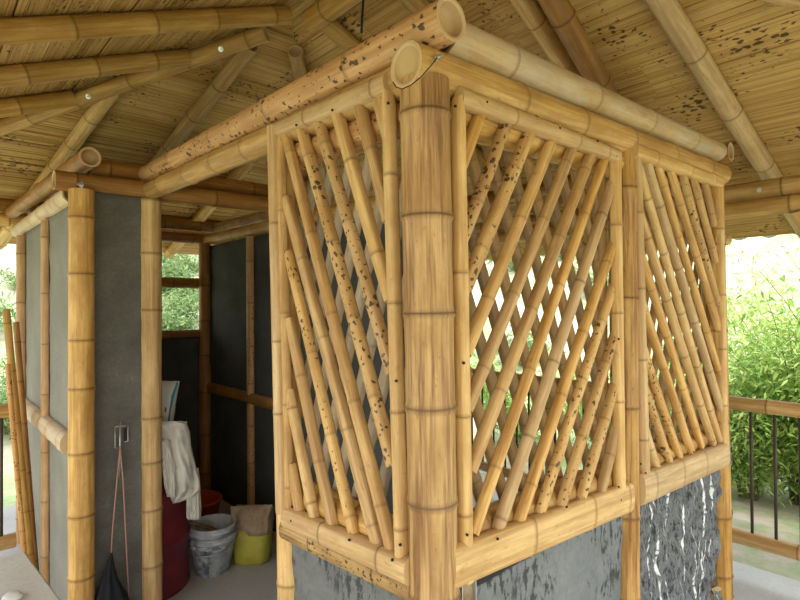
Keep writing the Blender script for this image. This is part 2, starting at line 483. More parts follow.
def nail(p,nrm,parent,r=.0035):
    p=V(p); nrm=V(nrm).normalized(); a=nrm.orthogonal().normalized(); b=nrm.cross(a); mb=MB()
    rows=[[mb.vert(p+(a*math.cos(2*PI*k/8)+b*math.sin(2*PI*k/8))*r*q+nrm*h) for k in range(8)] for q,h in ((1,-.003),(1,.0015),(.05,.002))]
    for A,B in zip(rows,rows[1:]):
        for k in range(8): mb.face([A[k],A[(k+1)%8],B[(k+1)%8],B[k]])
    return link_local('nail',mb,M['nail'],parent)

# ------------------------------------------------------------------ roof planes
ZR=3.27; WR=.66; T0=.6; T1=1.75
KL,KR,KF,KN=.41,.40,.335,.45
WMIN,WMAX,TMIN,TMAX=-2.0,3.62,-2.0,5.0
def zl(x): return ZR-KL*(WR-x)
def zr(x): return ZR-KR*(x-WR)
def zf(y): return ZR-KF*(y-T1)
def zn(y): return ZR-KN*(T0-y)
def roofray(px,py,plane,off):
    """point of the photo on one of the roof planes, lowered by off"""
    d=ray(px,py); lo,hi=.3,14.0
    f={'l':lambda p:zl(p.x),'r':lambda p:zr(p.x),'f':lambda p:zf(p.y),'n':lambda p:zn(p.y)}[plane]
    g=lambda s:(cam_loc+d*s).z-(f(cam_loc+d*s)-off)
    for _ in range(60):
        mid=(lo+hi)/2
        if g(mid)>0: hi=mid
        else: lo=mid
    return cam_loc+d*lo

def mat_ceiling(name, label, horiz, fz, s0, s1, rng, k, seed):
    """rows of flattened bamboo, all running level along the eaves"""
    R=random.Random(seed); mb=MB()
    s=s0; sgn=1 if s1>s0 else -1; row=0
    cosk=1/math.sqrt(1+k*k)
    boards=0; nextb=s0+sgn*R.uniform(.16,.30)
    tone=R.random()
    joints=[R.uniform(0,1.2) for _ in range(8)]; lum=[R.random() for _ in range(12)]
    while (s1-s)*sgn>0:
        w=R.uniform(.008,.019)*cosk
        e=s+sgn*w
        a0,a1=rng((s+e)/2)
        if a1-a0>.02:
            q=a0; segs=[]
            j=a0-(a0%1.35)+joints[row%8]
            cuts=[a0]
            c=j
            while c<a1:
                if c>a0+.05 and c<a1-.05: cuts.append(c)
                c+=1.35
            cuts.append(a1)
            for i,(u0,u1) in enumerate(zip(cuts,cuts[1:])):
                dz=R.uniform(0,.005); t_=R.uniform(0,.006)*(1 if R.random()<.35 else .2)
                tn=.5*lum[(i+boards)%12]+.5*R.random()
                nseg=max(1,int((u1-u0)/.30))
                us=[u0+(u1-u0)*i2/nseg for i2 in range(nseg+1)]
                dz2=[dz+R.uniform(-.0012,.0012) for _ in us]
                th=.006
                def P(u,ss,z): 
                    return (u,ss,fz(ss)-z) if horiz=='x' else (ss,u,fz(ss)-z)
                sa=s+sgn*.0007; sb=e-sgn*.0007
                prev=None
                for u,z in zip(us,dz2):
                    pts=[mb.vert(P(u,sa,-.006),0,0),mb.vert(P(u,sa,z+t_),0,tn),mb.vert(P(u,sb,z+t_*.4),0,tn),mb.vert(P(u,sb,-.006),0,0)]
                    if prev:
                        for k3 in range(3):
                            va=[sa,sa,sb,sb][k3]; vb=[sa,sb,sb,sb][k3]
                            mb.face([prev[1][k3],pts[k3],pts[k3+1],prev[1][k3+1]],[(prev[0],va),(u,va),(u,vb),(prev[0],vb)],0,False)
                    prev=(u,pts)
        s=e; row+=0
        if (s-nextb)*sgn>0:
            boards+=1; nextb=s+sgn*R.uniform(.15,.30); row+=1
            s+=sgn*R.choice([.001,.002,.003,.006])
    # dark boarding above, closing the gaps
    n=24
    prev=None
    for i in range(n+1):
        ss=s0+(s1-s0)*i/n; a0,a1=rng(ss)
        if a1<a0: a0=a1=(a0+a1)/2
        P=lambda u:((u,ss,fz(ss)+.012) if horiz=='x' else (ss,u,fz(ss)+.012))
        cur=[mb.vert(P(a0)),mb.vert(P(a1))]
        if prev: mb.face([prev[0],prev[1],cur[1],cur[0]],[(0,0)]*4,1,False)
        prev=cur
    o=link(name,mb.mesh(name),[M['ceil'],M['backing']],None,False)
    tag(o,label,None,None,'structure'); return o

def rngx(z):   # extent in x of a level line of height z on the far / front planes
    return (max(WMIN,WR-(ZR-z)/KL), min(WMAX,WR+(ZR-z)/KR))
def rngy(z):
    return (max(TMIN,T0-(ZR-z)/KN), min(TMAX,T1+(ZR-z)/KF))
mat_ceiling('ceiling_right','split bamboo ceiling matting of the right roof slope','y',zr,WMAX,WR,lambda s:rngy(zr(s)),KR,3)
mat_ceiling('ceiling_left','split bamboo ceiling matting of the left roof slope','y',zl,WMIN,WR,lambda s:rngy(zl(s)),KL,4)
mat_ceiling('ceiling_back','split bamboo ceiling matting of the far roof slope','x',zf,TMAX,T1,lambda s:rngx(zf(s)),KF,5)
mat_ceiling('ceiling_front','split bamboo ceiling matting of the near roof slope','x',zn,TMIN,T0,lambda s:rngx(zn(s)),KN,6)

def sheet(name,label,horiz,fz,s0,s1,rng,over):
    """corrugated sheet lying on the matting; the waves run down the slope"""
    mb=MB(); pitch=.19; sub=8
    a0,a1=rng(s0); cols=[]
    u=a0
    while u<=a1+1e-6:
        zz=.045+.016*math.cos(2*PI*(u-a0)/pitch)
        # climb the slope as far as the hip or ridge allows
        lo=s0-over*(1 if s1>s0 else -1); hi=s1
        f=1.0
        for i in range(41):
            t=s0+(s1-s0)*i/40; b0,b1=rng(t)
            if not(b0-1e-6<=u<=b1+1e-6): f=(i-1)/40; break
        top=s0+(s1-s0)*max(f,0)
        P=lambda s_,dz:((u,s_,fz(s_)+dz) if horiz=='x' else (s_,u,fz(s_)+dz))
        cols.append([mb.vert(P(lo,zz)),mb.vert(P(top,zz)),mb.vert(P(top,zz+.004)),mb.vert(P(lo,zz+.004))])
        u+=pitch/sub
    for A,B in zip(cols,cols[1:]):
        for k in range(4): mb.face([A[k],B[k],B[(k+1)%4],A[(k+1)%4]])
    o=link(name,mb.mesh(name),M['sheet'],None,True); tag(o,label,None,None,'structure'); return o
sheet('roof_right','pale green corrugated roofing over the right slope','y',zr,WMAX,WR,lambda s:rngy(zr(s)),.10)
sheet('roof_left','pale green corrugated roofing over the left slope','y',zl,WMIN,WR,lambda s:rngy(zl(s)),.10)
sheet('roof_back','pale green corrugated roofing over the far slope','x',zf,TMAX,T1,lambda s:rngx(zf(s)),.10)
sheet('roof_front','pale green corrugated roofing over the near slope','x',zn,TMIN,T0,lambda s:rngx(zn(s)),.10)

# ---- rafters
def rl(y,label,seed,x0=-1.9,r=.05,mat='rafter',bolts=()):
    z=lambda x: zl(x)-r-.008
    x1=WR-.08 if T0<=y<=T1 else (WR-(ZR-zf(y))/KL-.03 if y>T1 else WR-(ZR-zn(y))/KL-.03)
    return pole('rafter',(x0,y,z(x0)),(x1,y,z(x1)),r,r*.94,mat,.34,seed,label=label,cat='rafter',group='rafters of the left slope')
r1=rl(1.64,'thick bamboo rafter crossing the top left of the ceiling, highest of the three there',11)
r2=rl(2.21,'bamboo rafter crossing the upper left, between the highest rafter and the forked one',12)
r3=rl(2.78,'short bamboo rafter ending at the hip pole, lowest of the three at top left',13)
rl(1.07,'bamboo rafter of the left slope overhead, nearer than the highest one in view',14)
rl(.5,'bamboo rafter of the left slope nearest overhead',15)
# hip poles
def hip(xa,ya,xb,yb,za,zb,r,label,seed,mat='rafter'):
    return pole('hip_rafter',(xa,ya,za-r-.015),(xb,yb,zb-r-.015),r,r,mat,.36,seed,label=label,cat='rafter')
def hl(y): return WR-(ZR-zf(y))/KL      # x of the far left hip
h1=hip(hl(1.86),1.86,hl(4.85),4.85,zf(1.86)-.01,zf(4.85)-.01,.046,'long hip rafter from the ridge to the far left, under the three left rafters',21)
xr=lambda y: WR+(ZR-zf(y))/KR
hip(xr(1.9),1.9,xr(4.8),4.8,zf(1.9)-.02,zf(4.8)-.02,.046,'hip rafter running down to the far right corner behind the lattice',22)
xn=lambda y: WR+(ZR-zn(y))/KR
hp0=roofray(742,-20,'r',.06); hp1=roofray(812,-3,'r',.06); hd=(hp1-hp0).normalized()
pole('hip_rafter',hp0-hd*1.15,hp1+hd*1.3,.05,.05,'pale',.36,23,label='hip rafter just showing at the top right corner of the photo',cat='rafter')
xm=lambda y: WR-(ZR-zn(y))/KL
hip(xm(.45),.45,xm(-1.95),-1.95,zn(.45)-.03,zn(-1.95)-.03,.05,'hip rafter above the viewer running to the near left corner',24)
rp=pole('ridge_pole',(WR,T1-.22,ZR-.14),(WR,T0-.1,ZR-.14),.06,.06,'rafter',.34,25,label='dark bamboo ridge pole showing its blunt end behind the big spotted beam',cat='beam')
mb=MB(); mb.tube([PX(364,-14,WR-.06),PX(363,5,WR-.062),PX(362,18,WR-.06),PX(361.5,33,WR-.061)],.006,6)
tag(link('cable',mb.mesh('cable'),M['wire']),'short dark cable hanging beside the ridge pole','cable')
# far slope
for (pa,pb,lab,seed) in (((31,200),(103,103),'pale bamboo rafter rising from the far left eaves behind the ring-ended beam',31),
                         ((178,137),(238,62),'bamboo rafter of the far slope rising behind the big spotted beam',32)):
    a=roofray(*pa,'f',.06); b=roofray(*pb,'f',.06)
    d=(a-b).normalized(); b=b-d*.16; a2=b+d*((a-b).length+.9)
    if a2.y>4.9: a2=b+d*((4.9-b.y)/d.y)
    pole('rafter',a2,b,.05,.047,'rafter' if seed==32 else 'pale',.36,seed,label=lab,cat='rafter',group='rafters of the far slope')
for x in (1.07,1.75):
    yb=T1+(ZR-zr(x))/KF*1.02
    yb=max(yb,T1+.05)
    pole('rafter',(x,4.9,zf(4.9)-.06),(x,yb,zf(yb)-.06),.05,.05,'rafter',.36,int(x*100),label='bamboo rafter of the far slope hidden behind the lattice' if x<1.5 else 'bamboo rafter of the far slope nearest the far right hip',cat='rafter',group='rafters of the far slope')
# right slope
a=roofray(769,173,'r',.055); b=roofray(661,0,'r',.055); d=(b-a).normalized()
pole('rafter',a-d*.95,b+d*.9,.05,.052,'pale',.46,41,label='pale round bamboo rafter on the right ceiling, coming down to the double eaves beam',cat='rafter',group='rafters of the right slope')
a=roofray(606,95,'r',.125); b=roofray(553,0,'r',.125); d=(b-a).normalized()
pole('rafter',a-d*1.3,b+d*.7,.055,.055,'brown',.42,42,label='orange-brown bamboo rafter rising behind the lattice top beams',cat='rafter',group='rafters of the right slope')
a=roofray(577,85,'r',.055); b=roofray(522,0,'r',.055); d=(b-a).normalized()
pole('rafter',a-d*1.3,b+d*.5,.045,.045,'pale',.42,43,label='pale bamboo rafter half hidden beside the orange-brown one',cat='rafter',group='rafters of the right slope')
for y,l in ((1.0,'bamboo rafter of the right slope behind the lattice, mid length'),(1.55,'bamboo rafter of the right slope behind the lattice, farthest')):
    y1=WR+.1 if y>=T0 else xn(y)+.05
    pole('rafter',(3.5,y,zr(3.5)-.058),(y1,y,zr(y1)-.058),.05,.05,'rafter',.4,int(50+y*10),label=l,cat='rafter',group='rafters of the right slope')

# ------------------------------------------------------------------ wall-top beams
big=pole('beam',(0,-.078,2.264),(0,2.10,2.305),.051,.047,'spotbig',.37,61,label='big spotted bamboo beam with open end above the corner post, running along the left face',cat='beam',nodes=[.36,.82,1.28,1.74],plug0=.022)
bL1=pole('beam',(0,.055,2.168),(0,2.13,2.212),.047,.046,'gold',.30,62,label='bamboo beam directly under the big spotted beam along the left face',cat='beam',open1=False)
bR1=pole('beam',(-.074,0,2.162),(2.075,0,2.242),.054,.05,'gold',.36,63,label='lower beam over the right lattice, its round cut end capping the corner post',cat='beam',nodes=[.42,.75,1.1,1.48,1.9],plug0=.006)
bR2=pole('beam',(.055,0,2.272),(2.02,0,2.348),.05,.047,'dustyg',.40,64,label='upper beam over the right lattice with plaster smears, resting on the lower beam',cat='beam',nodes=[.25,.72,1.15,1.6])
pole('beam',(2.068,-.05,2.348),(2.068,2.0,2.35),.047,.047,'brown',.34,65,label='beam over the far right post with a pale ring end facing the viewer',cat='beam')
bF1=pole('beam',(-.43,2.06,2.205),(2.2,2.06,2.245),.047,.046,'brown',.36,66,label='lower cross beam on the narrow dark wall with a white cut end at left',cat='beam')
bF2=pole('beam',(-.26,2.17,2.315),(2.2,2.17,2.34),.048,.046,'brown',.36,67,label='upper cross beam butting against the far end of the big spotted beam',cat='beam')
pole('beam',(-.295,1.975,2.32),(-.36,4.3,2.34),.048,.046,'brown',.36,68,label='beam along the left outer wall with an open ring end above the golden post',cat='beam')
pole('beam',(-.345,2.10,2.155),(-.345,3.95,2.17),.046,.045,'dusty',.3,69,label='dusty whitish beam capping the left outer wall, below the ring-ended beam',cat='beam')
q=PY(723,239,.11)
pole('beam',(1.6,.11,q.z),(q.x+.03,.11,q.z),.038,.036,'gold',.3,74,label='short bamboo stub peeping out behind the far right post',cat='beam')
# inside room
pole('beam',(-.3,3.76,2.30),(2.2,3.76,2.31),.045,.045,'brown',.34,70,label='dark upper beam over the small window at the back of the room',cat='beam')
pole('beam',(-.3,3.76,2.19),(2.2,3.76,2.20),.045,.045,'brown',.34,71,label='dark lower beam right over the small window at the back of the room',cat='beam')
pole('beam',(1.0,1.0,2.17),(1.0,3.72,2.19),.046,.046,'gold',.34,72,label='bamboo beam on top of the inner dark wall',cat='beam')
pole('beam',(1.09,1.0,2.285),(1.09,3.72,2.30),.046,.046,'gold',.34,73,label='second bamboo beam above and behind the inner wall top beam',cat='beam')

# eaves beams, double all round
def eave(pa,pb,label,seed,r=.052,mat='brown'): return pole('eaves_beam',pa,pb,r,r,mat,.42,seed,label=label,cat='beam')
EX,EY=2.72,4.22
zE=zr(EX)-.115
ea=PX(760,190,EX).z; eb=PX(760,208,EX).z
eR1=eave((EX,-1.6,ea),(EX,4.35,ea+.01),'upper eaves beam of the right slope, with a bolt, where the pale rafter lands',81,.052,'gold')
eR2=eave((EX,-1.6,eb),(EX,4.35,eb+.01),'lower eaves beam of the right slope, under the bolted one',82,.05,'gold')
zz=PY(8,205,EY).z
eave((-1.5,EY,zz),(2.9,EY,zz),'upper eaves beam at the far left with dark spots, beyond the grey wall',83,.052,'brown')
eave((-1.5,EY,zz-.115),(2.9,EY,zz-.115),'lower eaves beam at the far left, beyond the grey wall',84,.05,'gold')
EWL=-1.35
eave((EWL,-1.6,zl(EWL)-.17),(EWL,4.4,zl(EWL)-.17),'eaves beam of the left slope outside the left edge of the photo',85)
eave((-1.45,-1.45,zn(-1.45)-.17),(2.85,-1.45,zn(-1.45)-.17),'eaves beam of the near slope behind the viewer',86)
for x,y,l in ((EX,4.25,'veranda post at the far right corner behind the lattice'),(EX,-1.5,'veranda post at the near right corner'),
              (-1.37,4.25,'veranda post at the far left corner'),(-1.37,-1.47,'veranda post behind the viewer')):
    top = min(eb if x>0 else 9, (zz-.115) if y>0 else 9, zl(EWL)-.17 if x<0 else 9, zn(-1.45)-.17 if y<0 else 9)-.05
    pole('post',(x,y,0),(x,y,top),.055,.052,'gold',.34,int(90+x+y*2),label=l,cat='post')
bolt(PX(759,190,EX-.052),(-1,-.25,0),eR1,.009)
# diagonal strut at the right edge
sa=PX(798,214,EX); sb_=PX(862,300,EX); sdir=(sb_-sa).normalized(); sb_=sa+sdir*((1.30-sa.z)/sdir.z)
pole('strut',sa,sb_,.048,.048,'pale',.36,87,label='diagonal bamboo strut descending from the right eaves beam at the right edge',cat='strut')
pole('post',(EX,sb_.y-.05,0),(EX,sb_.y-.05,eb-.05),.055,.052,'gold',.34,97,label='veranda post just beyond the right edge, carrying the diagonal strut',cat='post')

# ------------------------------------------------------------------ posts
def vpost(px0,py0,px1,x,y,r,label,seed,mat='post',nodes_px=None,plane='y',ztop=None,spacing=.3,open1=False):
    """post whose middle runs through px0 (at height py0) and px1 (at the foot)"""
    f=(lambda a,b:PY(a,b,y)) if plane=='y' else (lambda a,b:PX(a,b,x))
    t=f(px0,py0); b=f(px1,560)
    d=(t-b); bt=b+d*((0.0-b.z)/d.z); tp=b+d*(((ztop if ztop else t.z)-b.z)/d.z)
    nodes=None
    if nodes_px:
        nodes=sorted([ (f(px0+(px1-px0)*(q-py0)/(560-py0),q)-bt).length for q in nodes_px])
        k=nodes[0]-.29
        while k>.03: nodes.insert(0,k); k-=.28
    return pole('post',bt,tp,r,r*.98,mat,spacing,seed,nodes=nodes,label=label,cat='post',open1=open1)
pc=vpost(424,60,433.5,0,0,.0605,'thick bamboo corner post in the middle, where the two lattice faces meet',101,'post',[115,217,313,406,500,592],'y',2.138)
pm=vpost(624.5,140,626,0,.0,.047,'bamboo post between the two lattice panels of the right face',102,'post',[189,298,407,515],'y',2.165)
pr=vpost(711.5,195,719.5,0,.0,.055,'bamboo post at the far right end of the right face',103,'post',[245,330,420,515,573],'y',2.165)
pd=vpost(285,135,290,0,0,.043,'bamboo door post at the left end of the left lattice, bare below the sill',104,'pale',[255,365,470,581],'x',2.12)
pi=vpost(150,195,150.5,0,0,.057,'slim bamboo post between the narrow dark wall and the doorway',105,'pale',[201,254,310,417,461,508],'x',2.165)
pg=vpost(81.5,190,81.5,-.33,2.05,.056,'golden bamboo post at the outer end of the narrow dark wall',106,'gold',[218,274,340,388,452,514],'x',2.158)
bolt(PY(437,58,-.056),(.1,-1,0),bR1,.006)
# wire strap round the corner joint
mb=MB()
def strap_pt(px,py,t): return PY(px,py,t)
mb.tube([strap_pt(437,58,-.064),strap_pt(430,67,-.066),strap_pt(421,77,-.067),strap_pt(411,85,-.066),strap_pt(402,89,-.060),strap_pt(396,87,-.045),strap_pt(393,82,-.02)],.0014,6)
tag(link('tie_wire',mb.mesh('tie_wire'),M['wire']),'black tie wire slung from the bolt under the round beam end','wire')
for o_,px,py in ((pi,147,189),):
    pass
bolt(PX(82,185,-.40),(-1,-.3,0),pg,.009)
# fibres of bolts on left rafters / hip
ha=V((hl(1.86),1.86,zf(1.86)-.071)); hb=V((hl(4.85),4.85,zf(4.85)-.071))
for px,py in ((92,97),(223,51)):
    dr=ray(px,py); dr.z=0; dr.normalize(); nrm2=V((-dr.y,dr.x,0))
    t_=(V((cam_loc.x,cam_loc.y,0))-V((ha.x,ha.y,0))).dot(nrm2)/((hb-ha).dot(nrm2))
    p=ha+(hb-ha)*t_; dv=(cam_loc-p).normalized(); axd=(hb-ha).normalized(); dv=(dv-axd*dv.dot(axd)).normalized()
    bolt(p+dv*.045,dv,h1,.010)

# ------------------------------------------------------------------ lattice panels
OUTR=V((0,-1,0)); OUTL=V((-1,0,0))
def frontslats(lines, plane, val, nrm, parent, width, flecked, seed0, ext=.02, th=.021):
    for i,(a,b) in enumerate(lines):
        f=(lambda q:PY(q[0],q[1],val)) if plane=='y' else (lambda q:PX(q[0],q[1],val))
        p0,p1=f(a),f(b); d=(p1-p0).normalized()
        R=random.Random(seed0+i)
        slat('slat',p0-d*ext,p1+d*ext,width*R.uniform(.9,1.12),th*R.uniform(.9,1.15),nrm,'slatsp' if i in flecked else ('slat' if R.random()<.75 else 'pale'),seed0+i,.26,parent,bow=R.uniform(-.004,.004))

TS=-.022   # back of the front slats
# --- right face, near panel
n1=empty('lattice_panel',(.5,0,.9))
tag(n1,'bamboo lattice panel right of the thick corner post','lattice','bamboo lattice panels')
RA=[((480,107),(461,162)),((507,116),(463,233)),((531,125),(464,287)),((553,133),(466,347)),((574,140),(468,402)),
    ((592,147),(471,463)),((605,153),(474,525)),((609,188),(494,534)),((611,245),(516,523)),((611,290),(538,514)),
    ((612,338),(559,505)),((613,384),(579,497)),((614,425),(599,489))]
frontslats(RA,'y',TS,OUTR,n1,.036,{1,2,9,10,11},200)
# rails and stiles of the near panel
def rail(name,pa,pb,width,thick,nrm,parent,seed,mat='pale',**k): return slat(name,pa,pb,width,thick,nrm,mat,seed,.3,parent,round_=.5,**k)
SF=-.030
st1=rail('stile',PY(455.2,98,SF),PY(463.2,553,SF),.035,.026,OUTR,n1,301,taper0=True,nodes=[.43,.78,1.02,1.25])
rail('stile',PY(613,150,SF),PY(617.5,490,SF),.046,.026,OUTR,n1,302,taper0=True)
rail('top_rail',PY(455,98,SF),PY(614,157,SF),.048,.030,OUTR,n1,303,nodes=[.22,.55,.74])
sill1=rail('sill',PY(446,567,-.03),PY(626,496,-.03),.105,.032,OUTR,n1,304,nodes=[.33,.66,.9])
pole('rail_pole',V((.05,.028,2.085)),V((1.0,.028,2.115)),.047,.047,'gold',.3,305,parent=n1)
za=PY(475,540,-.02).z; zb=PY(605,488,-.02).z
pole('rail_pole',V((.05,.028,za+.0)),V((1.0,.028,zb+.0)),.05,.05,'gold',.3,306,parent=n1)
# --- right face, far panel
n2=empty('lattice_panel',(1.55,0,.9))
tag(n2,'bamboo lattice panel farther along the right face, above the rough streaked wall','lattice','bamboo lattice panels')
RB=[((635,160),(717,437)),((645,163),(719,408)),((657,167),(718,373)),((669,171),(716,325)),((681,175),(715,300)),((692,179),(713,258)),
    ((703,183),(712,222)),((634.5,204),(710,440)),((638,250),(699,443)),((638,298),(688,448)),((639,340),(677,453)),((641,384),(666,458)),((643,428),(654,464))]
frontslats(RB,'y',TS,OUTR,n2,.036,{4,10,11},230)
rail('stile',PY(634,150,SF),PY(642.5,478,SF),.042,.026,OUTR,n2,311,taper0=True)
rail('stile',PY(717,188,SF),PY(722.5,445,SF),.052,.026,OUTR,n2,312)
rail('top_rail',PY(630,151,SF),PY(717,183,SF),.055,.032,OUTR,n2,313)
rail('sill',PY(636.5,489,-.03),PY(722,454,-.03),.115,.034,OUTR,n2,314,mat='pale')
pole('rail_pole',V((1.08,.028,2.105)),V((2.04,.028,2.13)),.045,.045,'gold',.3,315,parent=n2)
za2=PY(652,465,-.02).z; zb2=PY(712,438,-.02).z
pole('rail_pole',V((1.08,.028,za2)),V((2.04,.028,zb2)),.05,.05,'gold',.3,316,parent=n2)
# --- left face
n3=empty('lattice_panel',(0,.35,.9))
tag(n3,'bamboo lattice panel left of the thick corner post, beside the doorway','lattice','bamboo lattice panels')
LA=[((288,136),(394,549)),((303,128),(393,457)),((320,121),(392,366)),((339,113),(391,293)),((361,105),(389,214)),((380,97),(389,132)),
    ((289,204),(379,542)),((291,258),(355,531)),((292,325),(334,522)),((292,396),(316,514)),((294,470),(300,505))]
frontslats(LA,'x',TS,OUTL,n3,.036,{1,2,7},260)
rail('stile',PX(274,127,-.048),PX(283,512,-.048),.040,.022,OUTL,n3,321,nodes=[.32,.70,.93])
rail('stile',PX(281.5,138,SF),PX(290,512,SF),.042,.024,OUTL,n3,322,mat='slat')
rail('stile',PX(390.5,92,SF),PX(405,574,SF),.033,.026,OUTL,n3,323,taper0=True,taper1=True)
rail('top_rail',PX(280,131,SF),PX(392,84,SF),.05,.030,OUTL,n3,324)
rail('sill',PX(290,516,-.03),PX(414,570,-.03),.066,.034,OUTL,n3,325,mat='pale',nodes=[.21,.47])
rail('sill',PX(287,528,-.024),PX(416,588,-.024),.060,.030,OUTL,n3,329,mat='bark',nodes=[.17,.47])
# weathered strip on the underside of the sill
pole('rail_pole',V((.028,.06,2.085)),V((.028,.72,2.10)),.045,.045,'spot',.25,326,parent=n3)
zc=PX(390,545,-.02).z; zd=PX(300,503,-.02).z
pole('rail_pole',V((.028,.06,zc)),V((.028,.70,zd)),.048,.048,'gold',.3,327,parent=n3)
# --- inner slats, leaning the other way, behind the rail poles
def backslats(parent, axis, a0,a1,z0,z1,dx,step,back,sgn,seed):
    """strips with the opposite lean clipped to the panel opening"""
    H=z1-z0; k=0; u=a0-dx
    while u<a1+dx:
        # from (u,z1) to (u+dx,z0) when sgn>0
        pts=[]
        ua,ub=u,u+dx
        if sgn<0: ua,ub=u+dx,u
        def at(t): return ua+(ub-ua)*t
        ts=[0.0,1.0]
        if ub!=ua:
            tA=(a0-ua)/(ub-ua); tB=(a1-ua)/(ub-ua)
            lo,hi=min(tA,tB),max(tA,tB)
            ts=[max(0,lo),min(1,hi)]
        if ts[1]-ts[0]>.06:
            P=[]
            for t in ts:
                z=z1-H*t; c=at(t)
                P.append(V((c,back,z)) if axis=='x' else V((back,c,z)))
            slat('slat',P[0],P[1],.038,.018,(0,-1,0) if axis=='x' else (-1,0,0),'back' if axis=='x' else 'backp',seed+k,.28,parent)
            k+=1
        u+=step
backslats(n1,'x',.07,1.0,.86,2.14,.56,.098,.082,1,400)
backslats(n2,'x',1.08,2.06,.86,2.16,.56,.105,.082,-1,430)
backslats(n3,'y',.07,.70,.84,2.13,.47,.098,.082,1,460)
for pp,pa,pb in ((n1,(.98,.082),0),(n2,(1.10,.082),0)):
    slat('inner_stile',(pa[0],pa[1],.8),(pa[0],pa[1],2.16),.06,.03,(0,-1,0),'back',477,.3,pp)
# nails in the frames
for px,py in ((487,102),(560,128),(598,141)): nail(PY(px,py,SF-.029),OUTR,n1)
for px,py in ((455.5,106),(464,363)): nail(PY(px,py,SF-.0265),OUTR,n1)
for px,py in ((498,539),(567,507)): nail(PY(px,py,-.0605),OUTR,n1)
for px,py in ((619,487),(621,500)): nail(PY(px,py,-.0605),OUTR,n1)
for px,py in ((467.5,535),(616.5,156),(619,339)): nail(PY(px,py,SF-.027),OUTR,n1)
for px,py in ((641,464),): nail(PY(px,py,SF-.027),OUTR,n2)
for px,py in ((646,473),(694,452)): nail(PY(px,py,-.0625),OUTR,n2)
for px,py in ((332,110),(296,125)): nail(PX(px,py,SF-.030),OUTL,n3)
for px,py in ((388,103),(396,381),(400,545)): nail(PX(px,py,SF-.0265),OUTL,n3)
for px,py in ((291,521),(292,507),(349,540),(392,560)): nail(PX(px,py,-.063),OUTL,n3)

# ------------------------------------------------------------------ walls
def wall(name,label,o,u,v,nrm,mat,thick=.07,nu=60,nv=60,amp=.004,freq=9,stretch=1.0,coarse=0.0):
    o=V(o);u=V(u);v=V(v);nrm=V(nrm).normalized(); U=u.length; W=v.length
    mb=MB(); g=[]
    for j in range(nv+1):
        r=[]
        for i in range(nu+1):
            a,b=i/nu,j/nv; q=o+u*a+v*b
            h=noise.fractal(V((a*U*freq,b*W*freq*stretch,3.1)),.8,2.1,4)*amp
            if coarse: h+=noise.noise(V((a*U*2.5+9,b*W*2.0,1)))*coarse
            r.append(mb.vert(q+nrm*h))
        g.append(r)
    for j in range(nv):
        for i in range(nu):
            uv=[(x/nu*U,y/nv*W) for x,y in ((i,j),(i+1,j),(i+1,j+1),(i,j+1))]
            f=[g[j][i],g[j][i+1],g[j+1][i+1],g[j+1][i]]
            mb.face(f,uv)
    # back and edges
    bk=[mb.vert(p-nrm*thick) for p in (o,o+u,o+u+v,o+v)]
    mb.face(bk[::-1],[(0,0),(U,0),(U,W),(0,W)][::-1],0,False)
    for e0,e1,p,q in ((g[0],None,0,1),([r[-1] for r in g],None,1,2),(g[-1][::-1],None,2,3),([r[0] for r in g][::-1],None,3,0)):
        mb.face(list(e0)[::-1]+[bk[p],bk[q]],None,0,False)
    ob=link(name,mb.mesh(name),M[mat],None,False); tag(ob,label,None,None,'structure'); return ob
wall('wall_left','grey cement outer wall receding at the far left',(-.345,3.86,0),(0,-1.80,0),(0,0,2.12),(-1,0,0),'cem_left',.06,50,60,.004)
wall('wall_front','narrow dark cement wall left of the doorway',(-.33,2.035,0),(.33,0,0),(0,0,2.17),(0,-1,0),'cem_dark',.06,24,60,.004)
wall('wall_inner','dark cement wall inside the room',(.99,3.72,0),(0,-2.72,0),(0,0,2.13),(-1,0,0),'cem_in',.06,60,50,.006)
# back wall with the window opening
zs=PY(180,334,3.74).z
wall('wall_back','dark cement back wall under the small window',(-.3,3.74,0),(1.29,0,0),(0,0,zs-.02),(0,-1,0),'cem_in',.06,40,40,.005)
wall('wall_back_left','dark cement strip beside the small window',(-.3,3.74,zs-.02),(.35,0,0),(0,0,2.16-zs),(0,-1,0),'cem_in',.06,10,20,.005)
wall('wall_low_left','smooth grey cement wall under the left lattice sill',(-.012,.68,0),(0,-.66,0),(0,0,.87),(-1,0,0),'cem_low',.08,50,60,.006,8)
wall('wall_low_near','freshly rendered grey wall under the near right lattice',(.02,-.005,0),(1.03,0,0),(0,0,.87),(0,-1,0),'cem_near',.08,90,90,.010,11,.5,.012)
wall('wall_low_far','rough streaked grey wall under the far right lattice',(1.05,-.012,0),(1.05,0,0),(0,0,.9),(0,-1,0),'cem_rough',.08,140,100,.022,26,.30,.012)
